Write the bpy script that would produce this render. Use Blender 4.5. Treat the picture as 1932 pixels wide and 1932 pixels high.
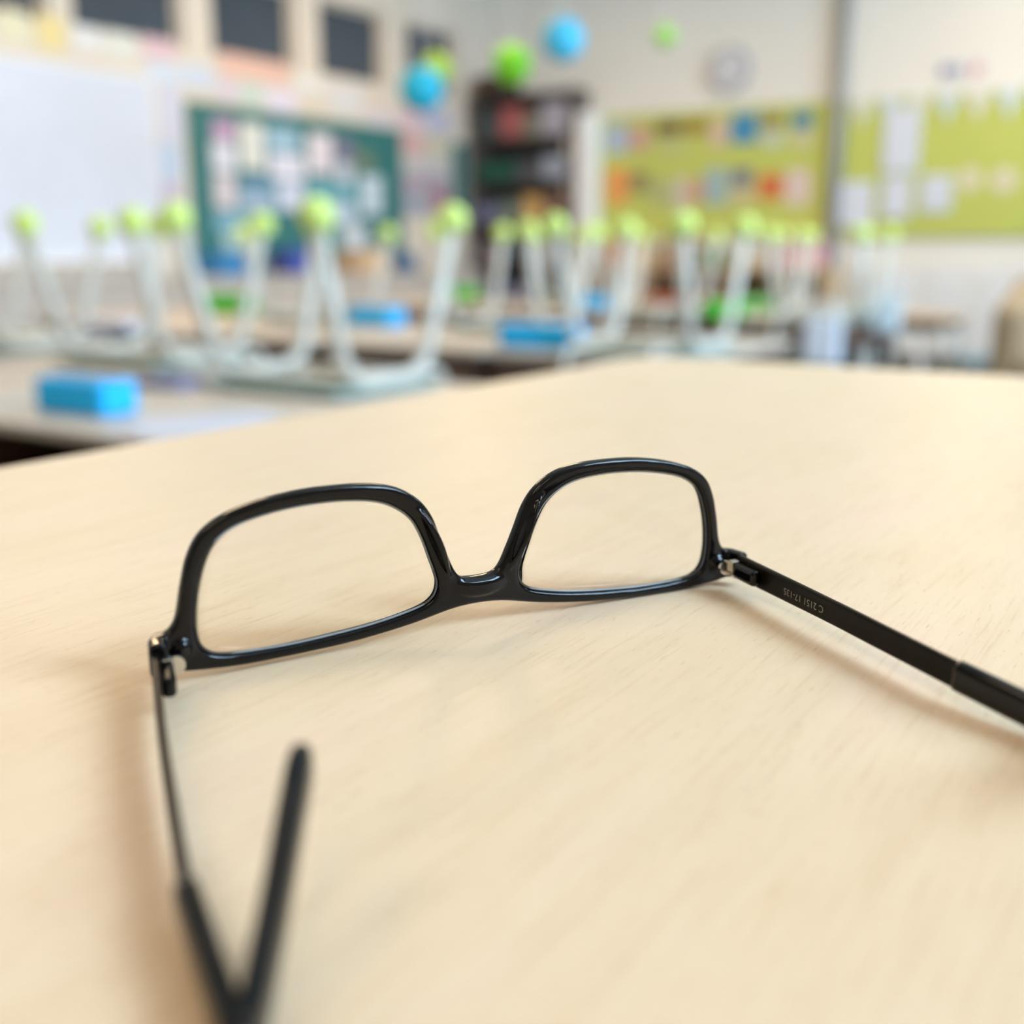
import bpy, bmesh, math, random
from mathutils import Vector, Matrix

for o in list(bpy.data.objects):
    bpy.data.objects.remove(o)
scene = bpy.context.scene
COL = scene.collection
random.seed(7)

# ------------------------------------------------------------------ camera
FPX = 2113.0                                   # focal length in pixels of the 1932 px frame
PITCH = math.atan(496 / FPX)
YAW = math.radians(33)
TABLE_Z = 0.903
EYE = Vector((0, 0, TABLE_Z + 0.077))
cam_d = bpy.data.cameras.new('camera')
cam = bpy.data.objects.new('camera', cam_d)
COL.objects.link(cam)
cam.location = EYE
cam.rotation_euler = (math.pi / 2 - PITCH, 0, YAW)
cam_d.sensor_width = 36
cam_d.lens = FPX / 1932 * 36
cam_d.clip_start = 0.01
cam_d.clip_end = 60
cam_d.dof.use_dof = True
cam_d.dof.focus_distance = 0.232
cam_d.dof.aperture_fstop = 7.4
scene.camera = cam

# ------------------------------------------------------------------ view and light
scene.view_settings.view_transform = 'Standard'
scene.view_settings.look = 'None'
scene.view_settings.exposure = 0.0
scene.view_settings.gamma = 1
scene.view_settings.use_curve_mapping = False

ROOM_L, ROOM_R, ROOM_F, ROOM_B, ROOM_H = -6.5, 1.9, -2.6, 9.5, 3.6
world = bpy.data.worlds.new('world')
scene.world = world
world.use_nodes = True
world.node_tree.nodes['Background'].inputs[0].default_value = (0.80, 0.90, 1.0, 1)
world.node_tree.nodes['Background'].inputs[1].default_value = 0.8


def area_light(name, loc, rot, sx, sy, power, color):
    d = bpy.data.lights.new(name, 'AREA')
    d.shape = 'RECTANGLE'
    d.size, d.size_y, d.energy, d.color = sx, sy, power, color
    o = bpy.data.objects.new(name, d)
    COL.objects.link(o)
    o.location, o.rotation_euler = loc, rot
    return o


WINDOWS = [(0.45, 1.75), (2.6, 3.9), (4.6, 5.9), (6.6, 7.9)]     # daylight openings in the right wall (Y ranges)
WIN_Z = (1.9, 3.45)
for i, (a, b) in enumerate(WINDOWS):
    area_light('window_daylight', (ROOM_R + 0.22, (a + b) / 2, sum(WIN_Z) / 2), (0, math.pi / 2, 0),
               WIN_Z[1] - WIN_Z[0], b - a, 192, (0.50, 0.73, 1.0))
CEIL_FILL_LAMPS = [(-4.6, 3.0), (-4.6, 6.6), (-1.9, -0.8), (0.2, -1.3), (-1.4, 7.6)]  # the two behind the table are added to warm the shadows on it
for (x, y), watt in zip(CEIL_FILL_LAMPS, (54, 54, 12, 8.5, 44)):
    area_light('ceiling_and_fill_light', (x, y, ROOM_H - 0.14), (0, 0, 0), 0.26, 1.5, watt, (1.0, 0.67, 0.35))

# ------------------------------------------------------------------ pixel helpers
CR = Vector((math.cos(YAW), math.sin(YAW), 0))
CF = Vector((-math.sin(YAW), math.cos(YAW), 0))
_c, _s = math.cos(PITCH), math.sin(PITCH)


def pdir(px, py):
    u, v = px - 966, py - 966
    return CR * u + CF * (FPX * _c - v * _s) + Vector((0, 0, -(FPX * _s + v * _c)))


def on_z(px, py, z):
    d = pdir(px, py)
    return EYE + d * ((z - EYE.z) / d.z)


def on_x(px, py, x):
    d = pdir(px, py)
    return EYE + d * ((x - EYE.x) / d.x)


def on_y(px, py, y):
    d = pdir(px, py)
    return EYE + d * ((y - EYE.y) / d.y)


# ------------------------------------------------------------------ materials
MATS = {}


def mat(name, col, rough=0.5, metal=0.0, var=0.05, scale=12.0, spec=0.5, coat=0.0):
    if name in MATS:
        return MATS[name]
    m = bpy.data.materials.new(name)
    m.use_nodes = True
    nt = m.node_tree
    b = nt.nodes['Principled BSDF']
    b.inputs['Roughness'].default_value = rough
    b.inputs['Metallic'].default_value = metal
    b.inputs['Specular IOR Level'].default_value = spec
    b.inputs['Coat Weight'].default_value = coat
    b.inputs['Coat Roughness'].default_value = 0.05
    n = nt.nodes.new('ShaderNodeTexNoise')
    n.inputs['Scale'].default_value = scale
    n.inputs['Detail'].default_value = 4
    tc = nt.nodes.new('ShaderNodeTexCoord')
    nt.links.new(tc.outputs['Object'], n.inputs['Vector'])
    r = nt.nodes.new('ShaderNodeValToRGB')
    r.color_ramp.elements[0].position = 0.3
    r.color_ramp.elements[1].position = 0.7
    r.color_ramp.elements[0].color = tuple(max(0, c * (1 - var)) for c in col) + (1,)
    r.color_ramp.elements[1].color = tuple(min(1, c * (1 + var)) for c in col) + (1,)
    nt.links.new(n.outputs['Fac'], r.inputs['Fac'])
    nt.links.new(r.outputs['Color'], b.inputs['Base Color'])
    MATS[name] = m
    return m


def srgb(r, g, b):
    def f(c):
        c /= 255
        return c / 12.92 if c <= 0.04045 else ((c + 0.055) / 1.055) ** 2.4
    return (f(r), f(g), f(b))


def wood_table_material():
    m = bpy.data.materials.new('beech_laminate')
    m.use_nodes = True
    nt = m.node_tree
    b = nt.nodes['Principled BSDF']
    L = nt.links.new
    tc = nt.nodes.new('ShaderNodeTexCoord')

    def noise(sx, sy, sc, det, rough=0.5, dist=0.0):
        mp = nt.nodes.new('ShaderNodeMapping')
        mp.inputs['Scale'].default_value = (sx, sy, 1)
        L(tc.outputs['Object'], mp.inputs['Vector'])
        n = nt.nodes.new('ShaderNodeTexNoise')
        n.inputs['Scale'].default_value = sc
        n.inputs['Detail'].default_value = det
        n.inputs['Roughness'].default_value = rough
        n.inputs['Distortion'].default_value = dist
        L(mp.outputs['Vector'], n.inputs['Vector'])
        return n

    def ramp(n, stops):
        r = nt.nodes.new('ShaderNodeValToRGB')
        e = r.color_ramp.elements
        e[0].position, e[0].color = stops[0][0], stops[0][1] + (1,)
        e[1].position, e[1].color = stops[-1][0], stops[-1][1] + (1,)
        for p, c in stops[1:-1]:
            x = e.new(p)
            x.color = c + (1,)
        L(n.outputs['Fac'], r.inputs['Fac'])
        return r

    def mix(a, bb, fac, mode='MULTIPLY'):
        x = nt.nodes.new('ShaderNodeMix')
        x.data_type = 'RGBA'
        x.blend_type = mode
        x.inputs['Factor'].default_value = fac
        L(a, x.inputs['A'])
        L(bb, x.inputs['B'])
        return x.outputs['Result']

    broad = ramp(noise(14, 5, 2.0, 3, 0.55, 0.0), [(0.25, srgb(236, 207, 170)), (0.5, srgb(240, 212, 178)), (0.75, srgb(242, 211, 182))])
    band = ramp(noise(120, 14, 1.6, 3, 0.55, 0.0), [(0.3, (0.90, 0.86, 0.81)), (0.55, (1, 1, 1)), (0.8, (1.0, 0.97, 0.94))])
    fine = ramp(noise(620, 26, 1.8, 3, 0.6), [(0.30, (0.80, 0.72, 0.62)), (0.46, (1, 1, 1)), (0.8, (1, 1, 1))])
    fleck = ramp(noise(1500, 190, 1.0, 2, 0.5), [(0.24, (0.62, 0.48, 0.36)), (0.36, (1, 1, 1)), (0.8, (1, 1, 1))])
    c = mix(broad.outputs['Color'], band.outputs['Color'], 0.4)
    c = mix(c, fine.outputs['Color'], 0.42)
    c = mix(c, fleck.outputs['Color'], 0.42)
    L(c, b.inputs['Base Color'])
    b.inputs['Roughness'].default_value = 0.42
    b.inputs['Specular IOR Level'].default_value = 0.25
    bump = nt.nodes.new('ShaderNodeBump')
    bump.inputs['Strength'].default_value = 0.05
    bump.inputs['Distance'].default_value = 0.0003
    fn = noise(900, 60, 1.5, 2)
    L(fn.outputs['Fac'], bump.inputs['Height'])
    L(bump.outputs['Normal'], b.inputs['Normal'])
    return m


def lens_material():
    m = bpy.data.materials.new('clear_lens')
    m.use_nodes = True
    nt = m.node_tree
    nt.nodes.remove(nt.nodes['Principled BSDF'])
    out = nt.nodes['Material Output']
    t = nt.nodes.new('ShaderNodeBsdfTransparent')
    t.inputs['Color'].default_value = (0.985, 0.985, 0.975, 1)
    g = nt.nodes.new('ShaderNodeBsdfGlossy')
    g.inputs['Roughness'].default_value = 0.03
    fr = nt.nodes.new('ShaderNodeFresnel')
    fr.inputs['IOR'].default_value = 1.22
    mx = nt.nodes.new('ShaderNodeMixShader')
    nt.links.new(fr.outputs[0], mx.inputs[0])
    nt.links.new(t.outputs[0], mx.inputs[1])
    nt.links.new(g.outputs[0], mx.inputs[2])
    nt.links.new(mx.outputs[0], out.inputs['Surface'])
    return m


M_TABLE = wood_table_material()
M_LENS = lens_material()
M_BLACK = mat('black_acetate', (0.002, 0.002, 0.003), 0.09, var=0.2, scale=300, spec=0.32)
M_SATIN = mat('black_satin_temple', (0.006, 0.005, 0.004), 0.30, var=0.2, scale=300, spec=0.12)
M_STEEL = mat('hinge_steel', (0.72, 0.68, 0.62), 0.22, metal=1.0, var=0.05, scale=400)
M_LENS_EDGE = mat('lens_edge_glass', (0.30, 0.32, 0.33), 0.08, var=0.08, scale=300)
M_INK = mat('engraving_grey', (0.24, 0.23, 0.21), 0.5, var=0.2, scale=900)
M_WALL = mat('cream_wall_paint', srgb(233, 230, 222), 0.75, var=0.015, scale=2)
M_WALL_L = mat('warm_cream_wall_paint', srgb(220, 209, 194), 0.75, var=0.015, scale=2)
M_WALL_LOW = mat('white_wall_panel', srgb(238, 236, 232), 0.6, var=0.01, scale=2)
M_CEIL = mat('ceiling_white', srgb(240, 232, 216), 0.9, var=0.01, scale=3)
M_FLOOR = mat('dark_linoleum', srgb(96, 98, 92), 0.45, var=0.12, scale=6)
M_FRAME = mat('beige_window_frame', srgb(222, 208, 190), 0.5, var=0.02)
M_WHITE = mat('white_lacquer', srgb(238, 238, 238), 0.45, var=0.01)
M_TUBE = mat('pale_grey_tube', srgb(208, 201, 188), 0.35, var=0.03)
M_SEAT = mat('pale_sage_seat', srgb(140, 166, 160), 0.45, var=0.06)
M_SEATPLY = mat('beige_ply_seat', srgb(178, 170, 146), 0.5, var=0.08)
M_BALL = mat('tennis_felt', srgb(218, 235, 128), 0.9, var=0.06, scale=60)
M_SEAM = mat('tennis_seam', srgb(236, 240, 224), 0.8)
M_DESKTOP = mat('greige_desk_laminate', srgb(206, 192, 176), 0.4, var=0.05)
M_DESKBODY = mat('dark_brown_desk_panel', srgb(98, 74, 62), 0.55, var=0.08)
M_GREY = mat('grey_metal', srgb(150, 152, 150), 0.4, var=0.03)
M_PANE = mat('dim_corridor_pane', srgb(66, 76, 86), 0.12, var=0.12, scale=3)
M_LIME = mat('lime_pinboard_cloth', srgb(194, 202, 104), 0.85, var=0.03, scale=20)
M_CHALK = mat('green_chalkboard', srgb(50, 114, 114), 0.55, var=0.06, scale=4)


def cm(r, g, b, rough=0.6):
    return mat('paint_%d_%d_%d' % (r, g, b), srgb(r, g, b), rough, var=0.05, scale=25)


# ------------------------------------------------------------------ mesh helpers
def link(o, parent=None):
    COL.objects.link(o)
    if parent is not None:
        o.parent = parent
    return o


def empty(name, loc=(0, 0, 0), rz=0.0):
    o = bpy.data.objects.new(name, None)
    o.empty_display_size = 0.05
    o.location = loc
    o.rotation_euler = (0, 0, rz)
    return link(o)


def tag(o, label=None, cat=None, group=None, kind=None):
    if label:
        o['label'] = label
    if cat:
        o['category'] = cat
    if group:
        o['group'] = group
    if kind:
        o['kind'] = kind
    return o


def to_obj(name, bm, material, parent=None, loc=(0, 0, 0), rz=0.0, smooth=False):
    me = bpy.data.meshes.new(name)
    bmesh.ops.recalc_face_normals(bm, faces=bm.faces)
    bm.to_mesh(me)
    bm.free()
    for x in (material if isinstance(material, (list, tuple)) else [material]):
        me.materials.append(x)
    if smooth:
        for p in me.polygons:
            p.use_smooth = True
    o = bpy.data.objects.new(name, me)
    o.location = loc
    o.rotation_euler = (0, 0, rz)
    return link(o, parent)


def bbox(bm, lo, hi, bevel=0.0, seg=2):
    r = bmesh.ops.create_cube(bm, size=1.0)
    vs = r['verts']
    for v in vs:
        v.co = Vector([(lo[i] + hi[i]) / 2 + v.co[i] * (hi[i] - lo[i]) for i in range(3)])
    if bevel > 0:
        es = list({e for v in vs for e in v.link_edges})
        bmesh.ops.bevel(bm, geom=es, offset=bevel, segments=seg, affect='EDGES', profile=0.5)
    return bm


def box_obj(name, lo, hi, material, parent=None, loc=(0, 0, 0), rz=0.0, bevel=0.0):
    return to_obj(name, bbox(bmesh.new(), lo, hi, bevel), material, parent, loc, rz)


def fillet(pts, r, n=6):
    pts = [Vector(p) for p in pts]
    out = [pts[0]]
    for i in range(1, len(pts) - 1):
        a, b, c = pts[i - 1], pts[i], pts[i + 1]
        d1, d2 = (a - b), (c - b)
        rr = min(r, d1.length * 0.45, d2.length * 0.45)
        p, q = b + d1.normalized() * rr, b + d2.normalized() * rr
        for k in range(n + 1):
            t = k / n
            out.append(p * (1 - t) ** 2 + b * 2 * t * (1 - t) + q * t * t)
    out.append(pts[-1])
    return out


def sweep(bm, pts, prof, up=Vector((0, 0, 1)), scl=None, cap=True):
    """prof: list of (side, up) offsets; scl: per point (side scale, up scale)."""
    pts = [Vector(p) for p in pts]
    rings = []
    n = len(pts)
    for i, p in enumerate(pts):
        t = (pts[min(i + 1, n - 1)] - pts[max(i - 1, 0)]).normalized()
        side = t.cross(up)
        if side.length < 1e-4:
            side = Vector((1, 0, 0))
        side.normalize()
        u = side.cross(t).normalized()
        ss, su = scl[i] if scl else (1, 1)
        rings.append([bm.verts.new(p + side * a * ss + u * b * su) for a, b in prof])
    m = len(prof)
    for i in range(n - 1):
        for j in range(m):
            bm.faces.new((rings[i][j], rings[i][(j + 1) % m], rings[i + 1][(j + 1) % m], rings[i + 1][j]))
    if cap:
        bm.faces.new(rings[0])
        bm.faces.new(rings[-1])
    return bm


def circ(r, n=10):
    return [(r * math.cos(2 * math.pi * k / n), r * math.sin(2 * math.pi * k / n)) for k in range(n)]


def rrect(w, hh, r, n=3):
    out = []
    for cx, cy, a0 in ((w / 2 - r, hh / 2 - r, 0), (-w / 2 + r, hh / 2 - r, 90), (-w / 2 + r, -hh / 2 + r, 180), (w / 2 - r, -hh / 2 + r, 270)):
        for k in range(n + 1):
            a = math.radians(a0 + 90 * k / n)
            out.append((cx + r * math.cos(a), cy + r * math.sin(a)))
    return out


def prism(bm, outline, z0, z1):
    lo = [bm.verts.new((x, y, z0)) for x, y in outline]
    hi = [bm.verts.new((x, y, z1)) for x, y in outline]
    n = len(outline)
    for i in range(n):
        bm.faces.new((lo[i], lo[(i + 1) % n], hi[(i + 1) % n], hi[i]))
    bm.faces.new(lo[::-1])
    bm.faces.new(hi)
    return bm


def catmull(pts, per=8, closed=False):
    P = [Vector(p) for p in pts]
    n = len(P)
    out = []
    rng = range(n) if closed else range(n - 1)
    for i in rng:
        if closed:
            p0, p1, p2, p3 = P[(i - 1) % n], P[i], P[(i + 1) % n], P[(i + 2) % n]
        else:
            p0, p1, p2, p3 = P[max(i - 1, 0)], P[i], P[i + 1], P[min(i + 2, n - 1)]
        for k in range(per):
            t = k / per
            out.append(0.5 * ((2 * p1) + (p2 - p0) * t + (2 * p0 - 5 * p1 + 4 * p2 - p3) * t * t + (3 * p1 - p0 - 3 * p2 + p3) * t ** 3))
    if not closed:
        out.append(P[-1])
    return out


def copy_tree(o, parent=None):
    c = o.copy()
    COL.objects.link(c)
    c.parent = parent
    for ch in list(o.children):
        copy_tree(ch, c)
    return c


# ------------------------------------------------------------------ the room
def struct(o):
    o['kind'] = 'structure'
    return o


T = 0.2
struct(box_obj('floor', (ROOM_L - T, ROOM_F - T, -0.1), (ROOM_R + T, ROOM_B + T, 0), M_FLOOR))
struct(box_obj('ceiling', (ROOM_L - T, ROOM_F - T, ROOM_H), (ROOM_R + T, ROOM_B + T, ROOM_H + 0.1), M_CEIL))
struct(box_obj('wall_front', (ROOM_L, ROOM_F - T, 0), (ROOM_R, ROOM_F, ROOM_H), M_WALL_L))
struct(box_obj('wall_back', (ROOM_L - T, ROOM_B, 0), (ROOM_R + T, ROOM_B + T, ROOM_H), M_WALL))
bm = bmesh.new()
ys = [ROOM_F - T] + [v for w in WINDOWS for v in w] + [ROOM_B]
for i in range(0, len(ys), 2):
    bbox(bm, (ROOM_R, ys[i], 0), (ROOM_R + T, ys[i + 1], ROOM_H))
for a, b in WINDOWS:
    bbox(bm, (ROOM_R, a, 0), (ROOM_R + T, b, WIN_Z[0]))
    bbox(bm, (ROOM_R, a, WIN_Z[1]), (ROOM_R + T, b, ROOM_H))
struct(to_obj('wall_right', bm, M_WALL))
wn = 0
for a, b in WINDOWS:
    wn += 1
    w = empty('window_%d' % wn, (ROOM_R + 0.1, (a + b) / 2, WIN_Z[0]))
    struct(w)
    hw, hz = (b - a) / 2, WIN_Z[1] - WIN_Z[0]
    bm = bmesh.new()
    for lo, hi in (((-.03, -hw, 0), (.03, hw, .06)), ((-.03, -hw, hz - .06), (.03, hw, hz)), ((-.03, -hw, .06), (.03, -hw + .06, hz - .06)),
                   ((-.03, hw - .06, .06), (.03, hw, hz - .06)), ((-.03, -.03, .06), (.03, .03, hz - .06))):
        bbox(bm, lo, hi)
    to_obj('window_frame', bm, M_WHITE, w)
    for s in (-1, 1):
        y0, y1 = sorted((s * .03, s * (hw - .06)))
        box_obj('pane', (-.003, y0, .06), (.003, y1, hz - .06), M_LENS, w)

# clerestory windows of the left wall, the unlit corridor's darkness put into opaque panes
CLER = [(-120, 85), (145, 335), (405, 547), (607, 715), (770, 850)]
cz0, cz1 = 0, 0
cy = [(on_x(a - 5, 60, ROOM_L).y, on_x(b + 10, 60, ROOM_L).y) for a, b in CLER]
cz0 = on_x(700, 158, ROOM_L).z
cz1 = on_x(610, -4, ROOM_L).z
bm = bmesh.new()
bbox(bm, (ROOM_L - T, ROOM_F - T, 0), (ROOM_L, ROOM_B, cz0))
bbox(bm, (ROOM_L - T, ROOM_F - T, cz1), (ROOM_L, ROOM_B, ROOM_H))
edges = [ROOM_F - T] + [v for w in cy for v in w] + [ROOM_B]
for i in range(0, len(edges), 2):
    bbox(bm, (ROOM_L - T, edges[i], cz0), (ROOM_L, edges[i + 1], cz1))
struct(to_obj('wall_left', bm, M_WALL_L))
for a, b in cy:
    wn += 1
    w = empty('window_%d' % wn, (ROOM_L - 0.09, (a + b) / 2, cz0))
    struct(w)
    hw, hz = (b - a) / 2, cz1 - cz0
    bm = bmesh.new()
    for lo, hi in (((-.03, -hw, 0), (.03, hw, .025)), ((-.03, -hw, hz - .025), (.03, hw, hz)), ((-.03, -hw, .025), (.03, -hw + .025, hz - .025)),
                   ((-.03, hw - .025, .025), (.03, hw, hz - .025))):
        bbox(bm, lo, hi)
    to_obj('window_frame', bm, M_FRAME, w)
    box_obj('pane', (-.004, -hw + .025, .025), (.004, hw - .025, hz - .025), M_PANE, w)
struct(box_obj('baseboard_left', (ROOM_L, ROOM_F, 0), (ROOM_L + .015, ROOM_B - .02, .1), M_GREY))
struct(box_obj('baseboard_back', (ROOM_L + .02, ROOM_B - .015, 0), (ROOM_R, ROOM_B, .1), M_GREY))
# vertical grey pipe casing on the back wall
px0 = on_y(1570, 300, ROOM_B).x
px1 = on_y(1592, 300, ROOM_B).x
bm = bmesh.new()
sweep(bm, [((px0 + px1) / 2, ROOM_B - .06, .1), ((px0 + px1) / 2, ROOM_B - .06, ROOM_H)], circ((px1 - px0) / 2, 16), up=Vector((0, 1, 0)))
struct(to_obj('trim_1', bm, M_GREY, smooth=True))
# grey corner casing beside the shelves, left wall
cp0, cp1 = on_x(877, 330, ROOM_L).y, on_x(898, 330, ROOM_L).y
struct(box_obj('trim_2', (ROOM_L, cp0, .1), (ROOM_L + .05, cp1, on_x(880, 235, ROOM_L).z), mat('casing_grey', srgb(176, 174, 168), .5)))

# ceiling lamp fixtures; the two behind the table are added, unseen fill
M_DIFF = bpy.data.materials.new('lamp_diffuser')
M_DIFF.use_nodes = True
_b = M_DIFF.node_tree.nodes['Principled BSDF']
_b.inputs['Emission Color'].default_value = (1, .95, .86, 1)
_b.inputs['Emission Strength'].default_value = 3
places = ['nearest the boards and the camera', 'nearest the boards and the shelves', 'added as unseen warm fill behind the beech table on the board side', 'added as unseen warm fill behind the beech table on the window side', 'above the far desks by the daylight windows']
for (x, y), pl in zip(CEIL_FILL_LAMPS, places):
    r = tag(empty('ceiling_and_fill_lamp', (x, y, ROOM_H)), 'long white ceiling lamp ' + pl, 'lamp', 'ceiling lamps')
    box_obj('housing', (-.15, -.78, -.09), (.15, .78, 0), M_WHITE, r)
    box_obj('diffuser', (-.13, -.75, -.105), (.13, .75, -.09), M_DIFF, r)

# ------------------------------------------------------------------ the table in front
tc = empty('teacher_table', (0.36, 0.0, 0))
tag(tc, 'pale beech laminate table filling the foreground under the eyeglasses', 'table')
TX0, TX1, TY0, TY1 = -0.372, 1.10, -0.75, 0.757
out = []
R_ = 0.022
for cx, cyy, a0 in ((TX1 - R_, TY1 - R_, 0), (TX0 + R_, TY1 - R_, 90), (TX0 + R_, TY0 + R_, 180), (TX1 - R_, TY0 + R_, 270)):
    for k in range(7):
        a = math.radians(a0 + 15 * k)
        out.append((cx + R_ * math.cos(a) - .36, cyy + R_ * math.sin(a)))
top = prism(bmesh.new(), out, TABLE_Z - .028, TABLE_Z)
es = [e for e in top.edges if abs(e.verts[0].co.z - e.verts[1].co.z) < 1e-6]
bmesh.ops.bevel(top, geom=es, offset=.003, segments=3, affect='EDGES', profile=.5)
to_obj('table_top', top, M_TABLE, tc)
for lx in (TX0 + .10, TX1 - .10):
    for ly in (TY0 + .10, TY1 - .10):
        box_obj('leg', (lx - .36 - .025, ly - .025, 0), (lx - .36 + .025, ly + .025, TABLE_Z - .028), M_GREY, tc)
bm = bmesh.new()
for lo, hi in (((TX0 + .12, TY1 - .12), (TX1 - .12, TY1 - .09)), ((TX0 + .12, TY0 + .09), (TX1 - .12, TY0 + .12)),
               ((TX0 + .09, TY0 + .12), (TX0 + .12, TY1 - .12)), ((TX1 - .12, TY0 + .12), (TX1 - .09, TY1 - .12))):
    bbox(bm, (lo[0] - .36, lo[1], TABLE_Z - .09), (hi[0] - .36, hi[1], TABLE_Z - .028))
to_obj('apron', bm, M_GREY, tc)

# ------------------------------------------------------------------ the eyeglasses
HS = 77 / 75.0
PSI, KW, TAU, RHO = 0.5194, 0.0005, 0.046, -0.0113
Z0 = 0.0                                         # mm, brow touches the table at its lowest point
GM = CR * (-7.419 * HS * .001) + CF * (218.7 * HS * .001)
GL = Vector((GM.x, GM.y, TABLE_Z))
GROT = Matrix.Rotation(YAW + PSI, 4, 'Z')
GINV = (Matrix.Translation(GL) @ GROT).inverted()
glasses = empty('eyeglasses', GL, YAW + PSI)
tag(glasses, 'black plastic eyeglasses lying upside down with open arms on the beech table', 'eyeglasses')

INNER = [(9.2, 10.0), (9.7, 12.5), (11.0, 16), (12.5, 20), (14.8, 24.2), (18.2, 27), (22.7, 28.8), (30, 29.6), (38, 29.4), (45, 28.4), (50.4, 26.8),
         (54.2, 23.8), (56.2, 19.2), (57.3, 14), (57.5, 9), (56.4, 5.2), (52.5, 3.3), (42, 2.75), (32, 3.15), (22, 4.1), (13.5, 5.8), (10.2, 7.5)]
OUTER = [(0, 10.6), (3.4, 10.9), (5.2, 12.3), (7.0, 16), (8.6, 19.8), (10.5, 24.4), (13.3, 28.0), (17.6, 30.7), (23, 32.0), (30, 32.4), (37.4, 32.2),
         (45, 31.1), (51.5, 29.2), (55.8, 26.4), (58.2, 22.3), (59.6, 17.2), (60.6, 12.2), (61.6, 10.0), (63.0, 9.0), (64.0, 8.6), (64.4, 5.6), (63.8, 2.6),
         (62.4, 1.9), (57.5, 1.2), (50, .6), (42.3, .6), (32, .9), (24, 1.5), (15, 2.7), (7, 4.3), (3, 4.8)]
DEPTH = 3.1
BEV = 0.9


def bend(x, d, t):
    """frame coordinates in mm (x across, d depth + away from the viewer, t height) -> local mm"""
    return Vector((x * HS, (-KW * x * x - math.sin(TAU) * t + d) * HS, Z0 + (RHO * x + t * math.cos(TAU)) * HS))


def curve_mesh(splines, extrude, bev):
    cu = bpy.data.curves.new('tmp', 'CURVE')
    cu.dimensions = '2D'
    cu.fill_mode = 'BOTH'
    cu.extrude = extrude
    cu.bevel_depth = bev
    cu.bevel_resolution = 3
    cu.offset = -bev
    for pts in splines:
        sp = cu.splines.new('POLY')
        sp.points.add(len(pts) - 1)
        for q, p in zip(sp.points, pts):
            q.co = (p.x, p.y, 0, 1)
        sp.use_cyclic_u = True
    o = bpy.data.objects.new('tmp', cu)
    COL.objects.link(o)
    dg = bpy.context.evaluated_depsgraph_get()
    me = bpy.data.meshes.new_from_object(o.evaluated_get(dg))
    bpy.data.objects.remove(o)
    bpy.data.curves.remove(cu)
    return me


half_in = [Vector((x, y, 0)) for x, y in INNER]
inR = catmull(half_in, 6, True)
inL = [Vector((-p.x, p.y, 0)) for p in inR][::-1]
full_out = [Vector((x, y, 0)) for x, y in OUTER] + [Vector((0, 4.9, 0))] + [Vector((-x, y, 0)) for x, y in OUTER[:0:-1]]
outC = catmull(full_out, 6, True)
fm = curve_mesh([outC, inR, inL], DEPTH / 2 - BEV, BEV)
bm = bmesh.new()
bm.from_mesh(fm)
bpy.data.meshes.remove(fm)
bmesh.ops.remove_doubles(bm, verts=bm.verts, dist=1e-4)
for v in bm.verts:
    v.co = bend(v.co.x, v.co.z, v.co.y)
# nose pads: wedges behind the nasal rims, swept toward the viewer
for s in (-1, 1):
    path = [bend(s * 6.4, -.6, 10.6), bend(s * 7.9, -1.6, 14), bend(s * 9.3, -2.2, 17.5), bend(s * 10.8, -2.1, 21), bend(s * 12.6, -1.4, 24.5), bend(s * 15.2, -.2, 27.6)]
    path = catmull(path, 4)
    n = len(path)
    scl = [(.30 + .70 * math.sin(math.pi * i / (n - 1)), .30 + .65 * math.sin(math.pi * i / (n - 1))) for i in range(n)]
    sweep(bm, path, [(a * 1.0, b * 2.1) for a, b in circ(1.0, 12)], up=Vector((0, -1, 0)), scl=scl)
    # end pieces turning back to the hinges
    path = fillet([bend(s * 59.5, .2, 5.6), bend(s * 64.4, -.3, 5.7), bend(s * 64.9, -4.6, 5.6)], 2.4)
    n = len(path)
    scl = [(1, 1.08 - .12 * i / (n - 1)) for i in range(n)]
    sweep(bm, path, rrect(3.2, 6.6, .9), scl=scl)
    # soft swelling where rim, brow and end piece meet
    for c, rr in ((bend(s * 60.4, -.3, 6.0), 2.6),):
        r = bmesh.ops.create_icosphere(bm, subdivisions=2, radius=rr * HS, matrix=Matrix.Translation(c))
# bridge: sloping saddle behind the front plane
path = catmull([bend(x, d, t) for x, d, t in ((-8.2, .2, 10.4), (-5.6, -.6, 9.3), (-2.8, -1.0, 8.6), (0, -1.05, 8.4), (2.8, -1.0, 8.6), (5.6, -.6, 9.3), (8.2, .2, 10.4))], 4)
n = len(path)
sweep(bm, path, rrect(2.8, 4.0, 1.3, 5), scl=[(.35 + .65 * math.sin(math.pi * i / (n - 1)) ** .6,) * 2 for i in range(n)])
bmesh.ops.recalc_face_normals(bm, faces=bm.faces)
me = bpy.data.meshes.new('front_raw')
bm.to_mesh(me)
bm.free()
tmp = bpy.data.objects.new('front_raw', me)
COL.objects.link(tmp)
md = tmp.modifiers.new('r', 'REMESH')
md.mode = 'VOXEL'
md.voxel_size = 0.30
sm = tmp.modifiers.new('s', 'SMOOTH')
sm.factor = .5
sm.iterations = 7
dg = bpy.context.evaluated_depsgraph_get()
fin = bpy.data.meshes.new_from_object(tmp.evaluated_get(dg))
bpy.data.objects.remove(tmp)
for v in fin.vertices:
    v.co *= .001
for p in fin.polygons:
    p.use_smooth = True
fin.name = 'front_frame'
fin.materials.clear()
fin.materials.append(M_BLACK)
link(bpy.data.objects.new('front_frame', fin), glasses)

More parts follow.
